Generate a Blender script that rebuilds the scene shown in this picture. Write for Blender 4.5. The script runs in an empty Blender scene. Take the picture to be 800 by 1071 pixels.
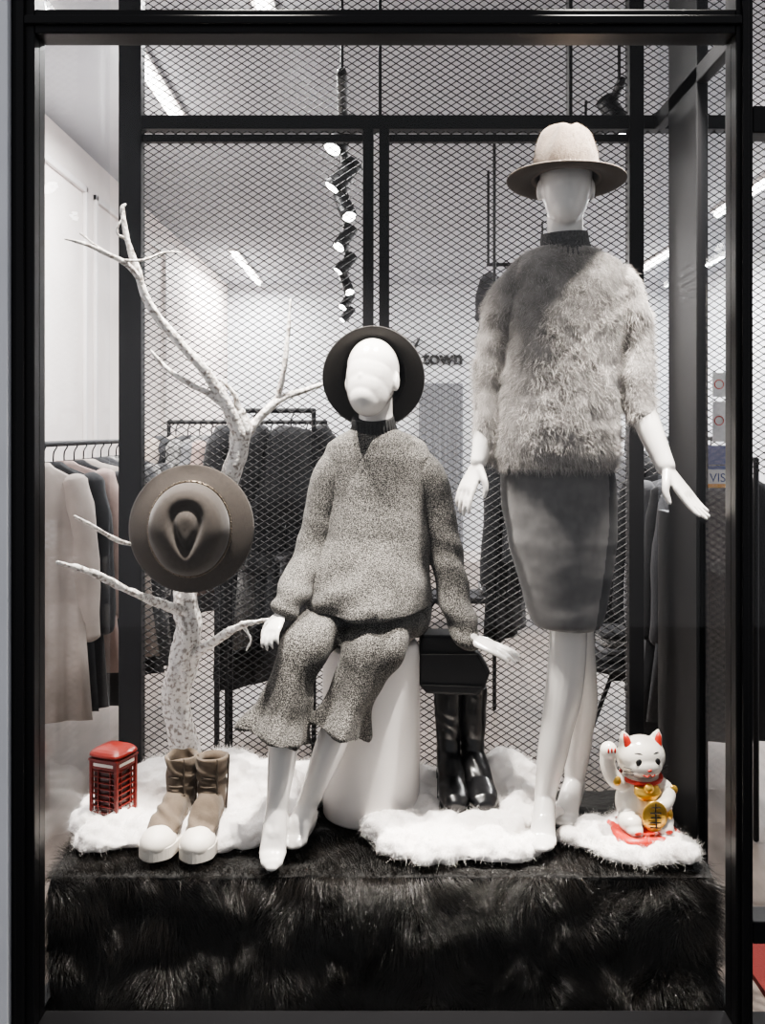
import bpy, bmesh, math, random
import numpy as np
from mathutils import Vector, Matrix, noise
random.seed(7)
sc = bpy.context.scene
try:
    sc.view_settings.look = 'AgX - Medium High Contrast'
except Exception as ex_:
    print('look', ex_)
CAMZ = 1.38
PZ = 0.35      # platform height
def at(px, py, d):
    """photo measurement at a real distance d (m) -> world metres"""
    return Vector(((px-400)*d/1000.0, d, CAMZ-(py-450)*d/1000.0))

# ------------------------------------------------------------------ materials
def mat(name, col, rough=0.6, metal=0.0, n=None, bump=None, sheen=0, coat=0, spec=0.5, emit=None, stretch=None):
    m = bpy.data.materials.new(name); m.use_nodes = True
    nt = m.node_tree; b = nt.nodes['Principled BSDF']
    b.inputs['Base Color'].default_value = (*col, 1)
    b.inputs['Roughness'].default_value = rough
    b.inputs['Metallic'].default_value = metal
    b.inputs['Specular IOR Level'].default_value = spec
    if sheen: b.inputs['Sheen Weight'].default_value = sheen
    if coat:
        b.inputs['Coat Weight'].default_value = coat; b.inputs['Coat Roughness'].default_value = 0.08
    if emit:
        b.inputs['Emission Color'].default_value = (*emit[0], 1); b.inputs['Emission Strength'].default_value = emit[1]
    tc = nt.nodes.new('ShaderNodeTexCoord'); mp = nt.nodes.new('ShaderNodeMapping')
    nt.links.new(tc.outputs['Object'], mp.inputs['Vector'])
    if stretch: mp.inputs['Scale'].default_value = stretch
    if n is None: n = (6.0, tuple(c*0.93 for c in col), 2, 0.3, 0.7)
    tx = nt.nodes.new('ShaderNodeTexNoise'); tx.inputs['Scale'].default_value = n[0]; tx.inputs['Detail'].default_value = n[2]
    rp = nt.nodes.new('ShaderNodeValToRGB')
    rp.color_ramp.elements[0].position = n[3]; rp.color_ramp.elements[1].position = n[4]
    rp.color_ramp.elements[0].color = (*n[1], 1); rp.color_ramp.elements[1].color = (*col, 1)
    nt.links.new(mp.outputs[0], tx.inputs['Vector']); nt.links.new(tx.outputs['Fac'], rp.inputs['Fac'])
    nt.links.new(rp.outputs['Color'], b.inputs['Base Color'])
    if bump:
        t2 = nt.nodes.new('ShaderNodeTexNoise'); t2.inputs['Scale'].default_value = bump[0]; t2.inputs['Detail'].default_value = 3
        bp = nt.nodes.new('ShaderNodeBump'); bp.inputs['Strength'].default_value = bump[1]; bp.inputs['Distance'].default_value = bump[2]
        nt.links.new(mp.outputs[0], t2.inputs['Vector']); nt.links.new(t2.outputs['Fac'], bp.inputs['Height'])
        nt.links.new(bp.outputs[0], b.inputs['Normal'])
    return m

def hairmat(name, c1, c2, rough=0.5, spec=0.5):
    m = bpy.data.materials.new(name); m.use_nodes = True
    nt = m.node_tree; b = nt.nodes['Principled BSDF']
    hi = nt.nodes.new('ShaderNodeHairInfo'); rp = nt.nodes.new('ShaderNodeValToRGB')
    rp.color_ramp.elements[0].color = (*c1, 1); rp.color_ramp.elements[1].color = (*c2, 1)
    nt.links.new(hi.outputs['Random'], rp.inputs['Fac']); nt.links.new(rp.outputs['Color'], b.inputs['Base Color'])
    b.inputs['Roughness'].default_value = rough; b.inputs['Specular IOR Level'].default_value = spec
    return m

def glassmat(name, tint=(0.98, 0.985, 0.985), f=0.015):
    m = bpy.data.materials.new(name); m.use_nodes = True
    nt = m.node_tree; nt.nodes.clear()
    o = nt.nodes.new('ShaderNodeOutputMaterial'); mx = nt.nodes.new('ShaderNodeMixShader')
    t = nt.nodes.new('ShaderNodeBsdfTransparent'); t.inputs[0].default_value = (*tint, 1)
    g = nt.nodes.new('ShaderNodeBsdfGlossy'); g.inputs['Roughness'].default_value = 0.0
    mx.inputs[0].default_value = f
    nt.links.new(t.outputs[0], mx.inputs[1]); nt.links.new(g.outputs[0], mx.inputs[2]); nt.links.new(mx.outputs[0], o.inputs[0])
    return m

M = {}
M['black'] = mat('black_painted_steel', (0.006, 0.006, 0.007), 0.45, 0.0, bump=(60, 0.1, 0.001), spec=0.3)
M['mesh'] = mat('expanded_metal_black', (0.010, 0.010, 0.011), 0.5, 0.0, spec=0.3)
M['white'] = mat('mannequin_gloss_white', (0.74, 0.71, 0.68), 0.22, coat=0.5)
M['plinth'] = mat('plinth_white_plastic', (0.82, 0.78, 0.75), 0.35, coat=0.2)
M['wall'] = mat('wall_paint', (0.68, 0.69, 0.72), 0.7, bump=(30, 0.05, 0.002))
M['wallw'] = mat('wall_paint_warm', (0.86, 0.78, 0.74), 0.6)
M['ceil'] = mat('ceiling_paint', (0.47, 0.48, 0.51), 0.8)
M['facade'] = mat('facade_white', (0.85, 0.87, 0.92), 0.7)
M['tree'] = mat('white_bark', (0.78, 0.75, 0.72), 0.75, n=(95, (0.30, 0.265, 0.24), 6, 0.38, 0.52), bump=(60, 1.0, 0.007))
M['knit'] = mat('salt_pepper_knit', (0.285, 0.268, 0.245), 0.95, n=(430, (0.007, 0.0066, 0.006), 2, 0.45, 0.67), bump=(380, 0.7, 0.003), sheen=0.05)
M['knitD'] = mat('charcoal_rib', (0.035, 0.035, 0.036), 0.95, n=(300, (0.014, 0.014, 0.014), 2, 0.35, 0.65), bump=(220, 0.5, 0.002))
M['mohairbase'] = mat('mohair_base', (0.29, 0.27, 0.255), 0.95, n=(25, (0.17, 0.16, 0.15), 4, 0.35, 0.6), bump=(120, 0.6, 0.004), sheen=0.2)
M['collarG'] = mat('collar_grey_rib', (0.12, 0.117, 0.117), 0.95, n=(200, (0.07, 0.07, 0.07), 2, 0.35, 0.65), bump=(220, 0.5, 0.002))
M['skirt'] = mat('grey_suede', (0.150, 0.144, 0.142), 0.8, n=(35, (0.118, 0.113, 0.112), 4, 0.35, 0.65), bump=(400, 0.3, 0.001), sheen=0.25)
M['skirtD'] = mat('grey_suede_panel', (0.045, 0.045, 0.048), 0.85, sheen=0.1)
M['felt'] = mat('charcoal_felt', (0.036, 0.033, 0.031), 0.9, n=(120, (0.026, 0.024, 0.022), 3, 0.35, 0.65), bump=(400, 0.4, 0.001), sheen=0.12)
M['feltB'] = mat('brown_grey_felt', (0.048, 0.038, 0.031), 0.9, n=(120, (0.034, 0.027, 0.022), 3, 0.35, 0.65), bump=(400, 0.5, 0.001), sheen=0.12)
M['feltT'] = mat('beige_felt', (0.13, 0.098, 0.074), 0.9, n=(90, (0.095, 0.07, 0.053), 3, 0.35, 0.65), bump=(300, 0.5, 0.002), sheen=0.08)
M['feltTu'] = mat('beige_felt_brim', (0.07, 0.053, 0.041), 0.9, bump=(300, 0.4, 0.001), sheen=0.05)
M['leather'] = mat('black_leather', (0.007, 0.007, 0.008), 0.3, bump=(45, 0.15, 0.003), coat=0.2)
M['bagl'] = mat('bag_black_leather', (0.006, 0.006, 0.008), 0.6, bump=(150, 0.3, 0.001))
M['chain'] = mat('dark_metal_chain', (0.16, 0.13, 0.10), 0.4, 1.0)
M['gold'] = mat('gold_paint', (0.70, 0.43, 0.09), 0.3, 0.7)
M['red'] = mat('red_paint', (0.17, 0.011, 0.006), 0.45, coat=0.1)
M['redglass'] = mat('phonebox_glass', (0.055, 0.006, 0.004), 0.3)
M['cat'] = mat('cat_ceramic', (0.80, 0.75, 0.67), 0.2, coat=0.6)
M['catred'] = mat('cat_red', (0.50, 0.03, 0.015), 0.4)
M['ink'] = mat('black_ink', (0.01, 0.01, 0.01), 0.4)
M['suede'] = mat('taupe_suede', (0.14, 0.106, 0.076), 0.9, n=(25, (0.10, 0.076, 0.055), 4, 0.35, 0.65), bump=(200, 0.4, 0.002), sheen=0.12)
M['rubber'] = mat('white_rubber', (0.72, 0.67, 0.60), 0.5)
M['lace'] = mat('dark_lace', (0.06, 0.045, 0.032), 0.8)
M['cotton'] = mat('cotton_wool', (0.94, 0.90, 0.87), 1.0, n=(30, (0.89, 0.84, 0.81), 4, 0.3, 0.6), bump=(70, 0.4, 0.006))
M['furbase'] = mat('black_fur_base', (0.004, 0.0035, 0.003), 0.8, bump=(60, 0.6, 0.01))
M['wood'] = mat('shop_floor_wood', (0.22, 0.18, 0.155), 0.35, n=(3, (0.13, 0.11, 0.095), 5, 0.3, 0.7), stretch=(6, 0.6, 1))
M['pave'] = mat('pavement', (0.12, 0.12, 0.12), 0.8, n=(40, (0.08, 0.08, 0.08), 4, 0.3, 0.7))
M['lamp'] = mat('lamp_glow', (1, 1, 1), 0.5, emit=((1.0, 0.97, 0.93), 22.0))
M['curtain'] = mat('grey_curtain', (0.17, 0.175, 0.19), 0.9)
M['mdf'] = mat('light_trim', (0.80, 0.75, 0.73), 0.5)
M['glass'] = glassmat('window_glass')

# ------------------------------------------------------------------ mesh builder
def link(o):
    sc.collection.objects.link(o); return o
def empty(name, loc=(0, 0, 0)):
    e = bpy.data.objects.new(name, None); e.location = loc; e.empty_display_size = 0.05
    return link(e)
def par(child, p):
    child.parent = p
    child.matrix_parent_inverse = Matrix.Translation(p.location).inverted() if p.type == 'EMPTY' else Matrix()
def cr(p0, p1, p2, p3, t):
    return 0.5*((2*p1)+(p2-p0)*t+(2*p0-5*p1+4*p2-p3)*t*t+(3*p1-p0-3*p2+p3)*t*t*t)

class MB:
    def __init__(s): s.v = []; s.f = []; s.m = []
    def loft(s, rings, seg=24, caps=(True, True), mi=0, rip=None, ex=1.0):
        b0 = len(s.v); nr = len(rings)
        for i, (c, a, b) in enumerate(rings):
            u = i/max(1, nr-1)
            for j in range(seg):
                t = 2*math.pi*j/seg
                k = 1.0 if rip is None else rip(u, t)
                ct, st = math.cos(t), math.sin(t)
                if ex != 1.0:
                    ct = math.copysign(abs(ct)**ex, ct); st = math.copysign(abs(st)**ex, st)
                s.v.append(c+(a*ct+b*st)*k)
        for i in range(nr-1):
            for j in range(seg):
                j2 = (j+1) % seg
                s.f.append((b0+i*seg+j, b0+i*seg+j2, b0+(i+1)*seg+j2, b0+(i+1)*seg+j)); s.m.append(mi)
        if caps[0]:
            s.v.append(rings[0][0].copy()); k = len(s.v)-1
            for j in range(seg): s.f.append((k, b0+(j+1) % seg, b0+j)); s.m.append(mi)
        if caps[1]:
            s.v.append(rings[-1][0].copy()); k = len(s.v)-1; o = b0+(nr-1)*seg
            for j in range(seg): s.f.append((k, o+j, o+(j+1) % seg)); s.m.append(mi)
    def tube(s, pts, rads, ref=Vector((0, 1, 0)), seg=16, sub=4, mi=0, rip=None, round_=True, caps=(True, True)):
        pts = [Vector(p) for p in pts]; rr = [r if isinstance(r, (tuple, list)) else (r, r) for r in rads]
        P = []; R = []
        n = len(pts)
        for i in range(n-1):
            a = pts[max(0, i-1)]; d = pts[min(n-1, i+2)]
            for k in range(sub):
                t = k/sub
                P.append(cr(a, pts[i], pts[i+1], d, t))
                w = t*t*(3-2*t)
                R.append((rr[i][0]*(1-w)+rr[i+1][0]*w, rr[i][1]*(1-w)+rr[i+1][1]*w))
        P.append(pts[-1]); R.append(rr[-1])
        rings = []
        for i, p in enumerate(P):
            t = (P[min(i+1, len(P)-1)]-P[max(i-1, 0)]).normalized()
            a = t.cross(ref)
            if a.length < 1e-3: a = t.cross(Vector((1, 0, 0.1)))
            a.normalize(); b = a.cross(t).normalized()
            rings.append((p, a*R[i][0], b*R[i][1]))
        if round_:
            def ext(c, nxt, rg, fr):
                d = (c-nxt).normalized(); r = min(rg[1].length, rg[2].length)
                return [(c+d*r*math.sin(q), rg[1]*math.cos(q), rg[2]*math.cos(q)) for q in fr]
            st = ext(P[0], P[1], rings[0], (1.2, 0.8, 0.4)) if caps[0] else []
            en = ext(P[-1], P[-2], rings[-1], (0.4, 0.8, 1.2)) if caps[1] else []
            rings = st+rings+en
        s.loft(rings, seg, caps, mi, rip)
    def ell(s, c, r, rot=None, seg=24, ring=14, mi=0):
        rot = rot or Matrix.Identity(3); c = Vector(c); rg = []
        for i in range(1, ring):
            ph = math.pi*i/ring
            rg.append((c+rot@Vector((0, 0, -r[2]*math.cos(ph))), rot@Vector((r[0]*math.sin(ph), 0, 0)), rot@Vector((0, r[1]*math.sin(ph), 0))))
        s.loft(rg, seg, (True, True), mi)
        s.v[-2] = c+rot@Vector((0, 0, -r[2])); s.v[-1] = c+rot@Vector((0, 0, r[2]))
    def box(s, lo, hi, mi=0, mtx=None):
        b = len(s.v)
        for z in (lo[2], hi[2]):
            for x, y in ((lo[0], lo[1]), (hi[0], lo[1]), (hi[0], hi[1]), (lo[0], hi[1])):
                p = Vector((x, y, z)); s.v.append(mtx@p if mtx else p)
        for q in ((3, 2, 1, 0), (4, 5, 6, 7), (0, 1, 5, 4), (1, 2, 6, 5), (2, 3, 7, 6), (3, 0, 4, 7)):
            s.f.append(tuple(b+i for i in q)); s.m.append(mi)
    def strand(s, a, b, r, mi=0):
        """thin 4-sided bar"""
        t = (b-a).normalized(); n = Vector((0, 1, 0)); q = t.cross(n).normalized()
        k = len(s.v)
        for p in (a, b):
            for o in (q*r, n*r, -q*r, -n*r): s.v.append(p+o)
        for j in range(4): s.f.append((k+j, k+(j+1) % 4, k+4+(j+1) % 4, k+4+j)); s.m.append(mi)
    def build(s, name, mats, parent=None, smooth=True, bevel=0):
        me = bpy.data.meshes.new(name); me.from_pydata([tuple(v) for v in s.v], [], s.f)
        for m_ in (mats if isinstance(mats, (list, tuple)) else [mats]): me.materials.append(m_)
        me.polygons.foreach_set('material_index', s.m)
        if smooth: me.polygons.foreach_set('use_smooth', [True]*len(me.polygons))
        me.update()
        o = link(bpy.data.objects.new(name, me))
        if bevel:
            bv = o.modifiers.new('b', 'BEVEL'); bv.width = bevel; bv.segments = 2; bv.limit_method = 'ANGLE'
        if parent: par(o, parent)
        return o

def applym(o):
    dg = bpy.context.evaluated_depsgraph_get(); dg.update()
    me = bpy.data.meshes.new_from_object(o.evaluated_get(dg))
    mats = [m_ for m_ in o.data.materials]
    o.modifiers.clear(); o.data = me
    if not me.materials:
        for m_ in mats: me.materials.append(m_)
    me.polygons.foreach_set('use_smooth', [True]*len(me.polygons))
    return o
def remesh(o, vox=0.006, sm=6, f=0.5):
    r = o.modifiers.new('r', 'REMESH'); r.mode = 'VOXEL'; r.voxel_size = vox; r.use_smooth_shade = True
    if sm:
        m_ = o.modifiers.new('s', 'SMOOTH'); m_.iterations = sm; m_.factor = f
    return applym(o)
def displace(o, fn):
    me = o.data; n = len(me.vertices)
    co = np.empty(n*3); me.vertices.foreach_get('co', co); co = co.reshape(-1, 3)
    no = np.empty(n*3); me.vertex_normals.foreach_get('vector', no); no = no.reshape(-1, 3)
    d = np.array([fn(Vector(p), Vector(q)) for p, q in zip(co, no)])
    co = co+no*d[:, None]
    me.vertices.foreach_set('co', co.ravel()); me.update()
def fb(p, s, o=3): return noise.fractal(p*s, 1.0, 2.0, o)

def vfield(P, s, seed):
    r = np.random.RandomState(seed); out = np.zeros_like(P)
    for k in range(5):
        A = r.normal(size=(3, 3))*s*(1+0.6*k); ph = r.uniform(0, 6.28, 3)
        out += np.sin(P@A+ph)/(1+0.4*k)
    return out/2.2
def hair(name, o, n, L, rad, m_, wn=0.6, wd=(0, 0, -0.5), wf=0.5, fs=20, grav=0.3, seed=1, filt=None, parent=None, K=4, jit=0.25):
    rng = np.random.RandomState(seed); me = o.data; me.calc_loop_triangles()
    nv = len(me.vertices); co = np.empty(nv*3); me.vertices.foreach_get('co', co); co = co.reshape(-1, 3)
    T = np.empty(len(me.loop_triangles)*3, dtype=np.int32); me.loop_triangles.foreach_get('vertices', T); T = T.reshape(-1, 3)
    a, b, c = co[T[:, 0]], co[T[:, 1]], co[T[:, 2]]
    cn = np.cross(b-a, c-a); ar = np.linalg.norm(cn, axis=1)+1e-12; nn = cn/ar[:, None]
    if filt is not None:
        k = filt((a+b+c)/3, nn); a, b, c, ar, nn = a[k], b[k], c[k], ar[k], nn[k]
    idx = rng.choice(len(ar), n, p=ar/ar.sum()); u = rng.rand(n, 1); v = rng.rand(n, 1)
    fl = (u+v) > 1; u = np.where(fl, 1-u, u); v = np.where(fl, 1-v, v)
    P = a[idx]+(b-a)[idx]*u+(c-a)[idx]*v; N = nn[idx]
    D = N*wn+np.array(wd)+vfield(P, fs, seed)*wf+rng.normal(size=(n, 3))*jit
    D /= np.linalg.norm(D, axis=1)[:, None]+1e-9
    dn = (D*N).sum(1); D += N*np.where(dn < 0.12, 0.12-dn, 0)[:, None]
    ln = (L*(0.55+0.6*rng.rand(n, 1)))
    pts = np.zeros((n, K, 3)); J = rng.normal(size=(n, 3))*jit*0.6
    for k in range(K):
        t = k/(K-1)
        pts[:, k] = P-N*0.002+(D*t+(J+np.array([0, 0, -grav]))*t*t)*ln
    cu = bpy.data.hair_curves.new(name); cu.add_curves([K]*n)
    cu.attributes['position'].data.foreach_set('vector', pts.ravel().astype(np.float32))
    at_ = cu.attributes.get('radius') or cu.attributes.new('radius', 'FLOAT', 'POINT')
    rr = np.tile(np.array([rad*(1-0.75*k/(K-1)) for k in range(K)], dtype=np.float32), n)
    at_.data.foreach_set('value', rr)
    cu.materials.append(m_)
    ob = link(bpy.data.objects.new(name, cu))
    if parent: par(ob, parent)
    return ob

def simplebox(name, lo, hi, m_, parent=None, bevel=0):
    b = MB(); b.box(lo, hi); return b.build(name, m_, parent, smooth=False, bevel=bevel)

# ------------------------------------------------------------------ room shell
XL, XR, YB, ZC = -1.62, 3.2, 10.0, 2.9
simplebox('floor', (XL-0.1, 2.1, -0.06), (XR+0.1, YB+0.1, 0.0), M['wood'])
simplebox('pavement', (-4, -2.5, -0.08), (4.5, 2.1, -0.02), M['pave'])
simplebox('ceiling', (XL-0.1, 2.1, ZC), (XR+0.1, YB+0.1, ZC+0.08), M['ceil'])
simplebox('wall_back', (XL-0.1, YB, 0), (XR+0.1, YB+0.1, ZC), M['wall'])
simplebox('wall_left', (XL-0.1, 2.2, 0), (XL, YB, ZC), M['wallw'])
simplebox('wall_right', (XR, 2.2, 0), (XR+0.1, YB, ZC), M['wall'])
simplebox('wall_front', (-4, 2.10, -0.02), (-0.824, 2.30, 4.0), M['facade'])
simplebox('wall_front_upper', (-0.824, 2.10, 2.9), (4.5, 2.2, 4.0), M['facade'])
simplebox('wall_front_right', (1.9, 2.10, -0.02), (4.5, 2.3, 2.9), M['facade'])
b = MB()
for y0 in (2.5, 3.45, 4.4, 5.35, 6.3):
    for z0, z1 in ((0.15, 0.75), (0.9, 2.7)):
        y1 = y0+0.8; t = 0.035; x0, x1 = XL, XL+0.022
        b.box((x0, y0, z0), (x1, y1, z0+t)); b.box((x0, y0, z1-t), (x1, y1, z1))
        b.box((x0, y0, z0), (x1, y0+t, z1)); b.box((x0, y1-t, z0), (x1, y1, z1))
b.build('trim_1', M['mdf'], smooth=False, bevel=0.004)
simplebox('baseboard_left', (XL, 2.3, 0), (XL+0.02, YB, 0.12), M['mdf'])
simplebox('baseboard_back', (XL, YB-0.02, 0), (XR, YB, 0.12), M['mdf'])

# ------------------------------------------------------------------ display window frame
w1 = empty('window_1', (0, 2.16, 0))
b = MB()
Y0, Y1 = 2.12, 2.19
zt0, zt1 = 2.26, 2.314
xl, xr = -0.772, 0.784
b.box((-0.824, Y0, 0), (xl, Y1, 2.9)); b.box((-0.812, Y0-0.010, 0), (-0.792, Y0, 2.9))
b.box((xr, Y0, 0), (0.822, Y1, 2.9)); b.box((0.795, Y0-0.010, 0), (0.810, Y0, 2.9))
b.box((xl, Y0, zt0), (xr, Y1, zt1)); b.box((-0.792, Y0-0.010, zt0+0.018), (0.795, Y0, zt1-0.016))
b.box((xl, Y0, 0), (xr, Y1, 0.052)); b.box((-0.792, Y0-0.010, 0.008), (0.795, Y0, 0.04))
b.build('frame', M['black'], w1, smooth=False, bevel=0.003)
b = MB(); b.box((xl, 2.15, 0.052), (xr, 2.154, zt0)); b.box((xl, 2.15, zt1), (xr, 2.154, 2.9))
b.build('pane', M['glass'], w1, smooth=False)
b = MB()
X = 0.795
b.box((X, 2.42, 0), (X+0.03, 2.66, 2.9)); b.box((X, Y1, zt0), (X+0.03, 2.80, zt1-0.01)); b.box((X, Y1, 0), (X+0.03, 2.8, 0.04))
b.box((X+0.005, 2.42, 0.0), (X+0.025, 2.78, 1.15))
b.box((-0.815, Y1, 0), (-0.785, 2.8, 0.04))
b.build('side_frames', M['black'], w1, smooth=False, bevel=0.003)
b = MB(); b.box((X+0.012, Y1, 0.04), (X+0.016, 2.42, 2.9)); b.box((X+0.012, 2.66, 1.15), (X+0.016, 2.8, 2.9))
b.box((-0.802, Y1, 0.04), (-0.798, 2.8, 2.9))
b.build('side_panes', glassmat('side_glass', (0.95, 0.96, 0.97), 0.05), w1, smooth=False)
w2 = empty('window_2', (1.3, 2.16, 0)); b = MB()
b.box((1.84, Y0, 0), (1.9, Y1, 2.9)); b.box((0.822, Y0, 2.04), (1.84, Y1, 2.10)); b.box((0.822, Y0, 0.24), (1.84, Y1, 0.29)); b.box((0.822, Y0, 0), (1.84, Y1, 0.05))
b.build('frame', M['black'], w2, smooth=False, bevel=0.003)
b = MB(); b.box((0.822, 2.15, 0.29), (1.84, 2.154, 2.04)); b.build('pane', M['glass'], w2, smooth=False)
simplebox('red_door_mat', (0.93, 2.25, 0.0), (1.8, 2.6, 0.015), mat('red_carpet', (0.12, 0.012, 0.010), 0.95, bump=(200, 0.5, 0.003)))

# ------------------------------------------------------------------ mesh partition
mp_ = empty('mesh_partition', (0, 2.82, 0)); YP = 2.82
b = MB()
def post(x0, x1, z0=0, z1=2.9, y0=YP-0.025, y1=YP+0.025): b.box((x0, y0, z0), (x1, y1, z1))
post(-0.772, -0.706); post(-0.058, -0.026, 0, 2.27); post(-0.010, 0.02, 0, 2.27); post(0.722, 0.765)
post(-0.706, 0.722, 2.262, 2.302); post(-0.706, 0.722, 0.0, 0.06)
post(-0.706, -0.058, 2.228, 2.25, YP-0.012, YP+0.012); post(0.02, 0.722, 2.228, 2.25, YP-0.012, YP+0.012)
post(-0.012, -0.002, 2.3, 2.9); post(0.545, 0.556, 2.3, 2.9)
post(1.42, 1.46); post(0.765, 1.42, 2.262, 2.302); post(1.02, 1.03, 0, 2.26)
b.build('frame', M['black'], mp_, smooth=False, bevel=0.002)
b = MB(); cw, ch = 0.0325, 0.0208
def meshpanel(x0, x1, z0, z1, y):
    W, H = x1-x0, z1-z0; sl = ch/cw
    nmax = int((W*sl+H)/ch)+2
    for i in range(-int(W*sl/ch)-2, nmax):
        for sgn in (1, -1):
            c0 = i*ch
            xa = max(0, -c0/sl); xb = min(W, (H-c0)/sl)
            if xb-xa < 0.004: continue
            za, zb = c0+sl*xa, c0+sl*xb
            if sgn == 1: A = Vector((x0+xa, y, z0+za)); B_ = Vector((x0+xb, y, z0+zb))
            else: A = Vector((x1-xa, y+0.002, z0+za)); B_ = Vector((x1-xb, y+0.002, z0+zb))
            b.strand(A, B_, 0.0016)
meshpanel(-0.706, 0.722, 0.05, 2.9, YP)
meshpanel(0.765, 1.42, 1.25, 2.9, YP)
b.build('expanded_metal', M['mesh'], mp_, smooth=False)

# ------------------------------------------------------------------ platform with black fur
plat = empty('fur_covered_platform', (0, 2.5, 0))
b = MB(); b.box((-0.778, 2.235, 0.0), (0.782, 2.78, PZ-0.012))
o = b.build('fur_cloth', M['furbase'], plat, smooth=False); 
bm = bmesh.new(); bm.from_mesh(o.data); bmesh.ops.subdivide_edges(bm, edges=bm.edges, cuts=50, use_grid_fill=True); bm.to_mesh(o.data); bm.free()
bl = o.modifiers.new('s', 'SMOOTH'); bl.iterations = 3; applym(o)
displace(o, lambda p, n: 0.012*noise.noise(p*7)+0.007*noise.noise(p*18) if p.z > 0.03 else 0)
M['fur'] = hairmat('black_fur', (0.003, 0.0026, 0.0022), (0.022, 0.017, 0.013), 0.28, 0.7)
hair('fur_front', o, 60000, 0.040, 0.00042, M['fur'], wn=0.5, wd=(0.15, 0, -0.7), wf=0.75, fs=12, grav=0.25, seed=3, filt=lambda c, n: (n[:, 1] < -0.3) & (c[:, 2] > 0.02), parent=plat, jit=0.12)
hair('fur_top', o, 26000, 0.034, 0.00042, M['fur'], wn=0.7, wd=(0.0, -0.25, 0), wf=0.8, fs=12, grav=0.2, seed=4, filt=lambda c, n: (n[:, 2] > 0.3) & ((c[:, 1] < 2.5)), parent=plat, jit=0.2)

# ------------------------------------------------------------------ cotton clouds
M['cottonh'] = hairmat('cotton_fibre', (0.90, 0.87, 0.84), (0.97, 0.95, 0.92), 0.9, 0.1)
def cloud(blobs, seed, nh=9000, rmax=.050):
    rnd = random.Random(seed); b = MB()
    for (x, y, rx, ry, h) in blobs:
        b.ell((x, y, PZ+h*0.28), (rx, ry, h*0.75), seg=16, ring=10)
        for k in range(int(14+rx*110)):
            a = rnd.uniform(0, 6.28); q = math.sqrt(rnd.random())*0.95
            r = rnd.uniform(rmax*.42, rmax)
            zz = PZ+h*0.9*math.sqrt(max(0, 1-q*q))*0.75+0.004
            b.ell((x+rx*q*math.cos(a), y+ry*q*math.sin(a), max(zz, PZ+0.014)), (r, r, r*0.8), seg=12, ring=8)
    o = b.build('cotton_cloud', M['cotton'])
    remesh(o, 0.007, 4)
    displace(o, lambda p, n: 0.011*fb(p, 17)+0.004*noise.noise(p*50))
    me = o.data
    for v in me.vertices:
        if v.co.z < PZ+0.002: v.co.z = PZ+0.002
    hair('cotton_fibres', o, nh, 0.015, 0.00024, M['cottonh'], wn=0.6, wd=(0, 0, 0), wf=0.9, fs=30, grav=0.1, seed=seed, parent=o, filt=lambda c, n: n[:, 2] > -0.4, jit=0.6)
    return o
cloud([(-0.60, 2.62, 0.17, 0.14, 0.12), (-0.44, 2.64, 0.15, 0.12, 0.14), (-0.66, 2.46, 0.12, 0.13, 0.045), (-0.42, 2.46, 0.15, 0.13, 0.06), (-0.30, 2.60, 0.10, 0.12, 0.13), (-0.70, 2.56, 0.07, 0.1, 0.06), (-0.27, 2.47, 0.07, 0.1, 0.07), (-0.22, 2.66, 0.07, 0.09, 0.10)], 11, 14000)
cloud([(0.20, 2.44, 0.18, 0.12, 0.045), (0.14, 2.36, 0.13, 0.08, 0.035), (0.27, 2.34, 0.12, 0.07, 0.035), (0.20, 2.60, 0.20, 0.12, 0.05), (0.34, 2.64, 0.10, 0.09, 0.14), (0.10, 2.66, 0.09, 0.07, 0.09), (0.04, 2.42, 0.08, 0.08, 0.05), (0.38, 2.52, 0.08, 0.10, 0.07)], 12, 14000, rmax=.045)
cloud([(0.62, 2.37, 0.13, 0.12, 0.036), (0.53, 2.40, 0.07, 0.08, 0.034), (0.69, 2.33, 0.06, 0.06, 0.034)], 13, 8000, rmax=.036)

# ------------------------------------------------------------------ mannequins
def frame3(z, front):
    z = Vector(z).normalized(); f = Vector(front); f = (f-z*f.dot(z)).normalized(); y = -f; x = y.cross(z).normalized()
    return Matrix((x, y, z)).transposed()
def head(b, c, R, s=1.0, feat=1.0):
    """stylised abstract mannequin head: smooth egg, faint nose ridge, small ears"""
    def E(p, r, seg=32, ring=20): b.ell(c+R@(Vector(p)*s), tuple(q*s for q in r), R, seg, ring)
    E((0, .014, .028), (.069, .090, .084)); E((0, .002, .0), (.066, .082, .092)); E((0, -.010, -.030), (.058, .070, .080)); E((0, -.022, -.062), (.044, .056, .050))
    E((0, -.028, -.085), (.029, .038, .026))
    E((0, -.071, -.020), (.0085, .014*feat, .013)); E((0, -.070, -.004), (.0075, .012*feat, .030))
    for q in (1, -1):
        E((q*.069, .012, -.010), (.008, .016, .027))
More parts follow.
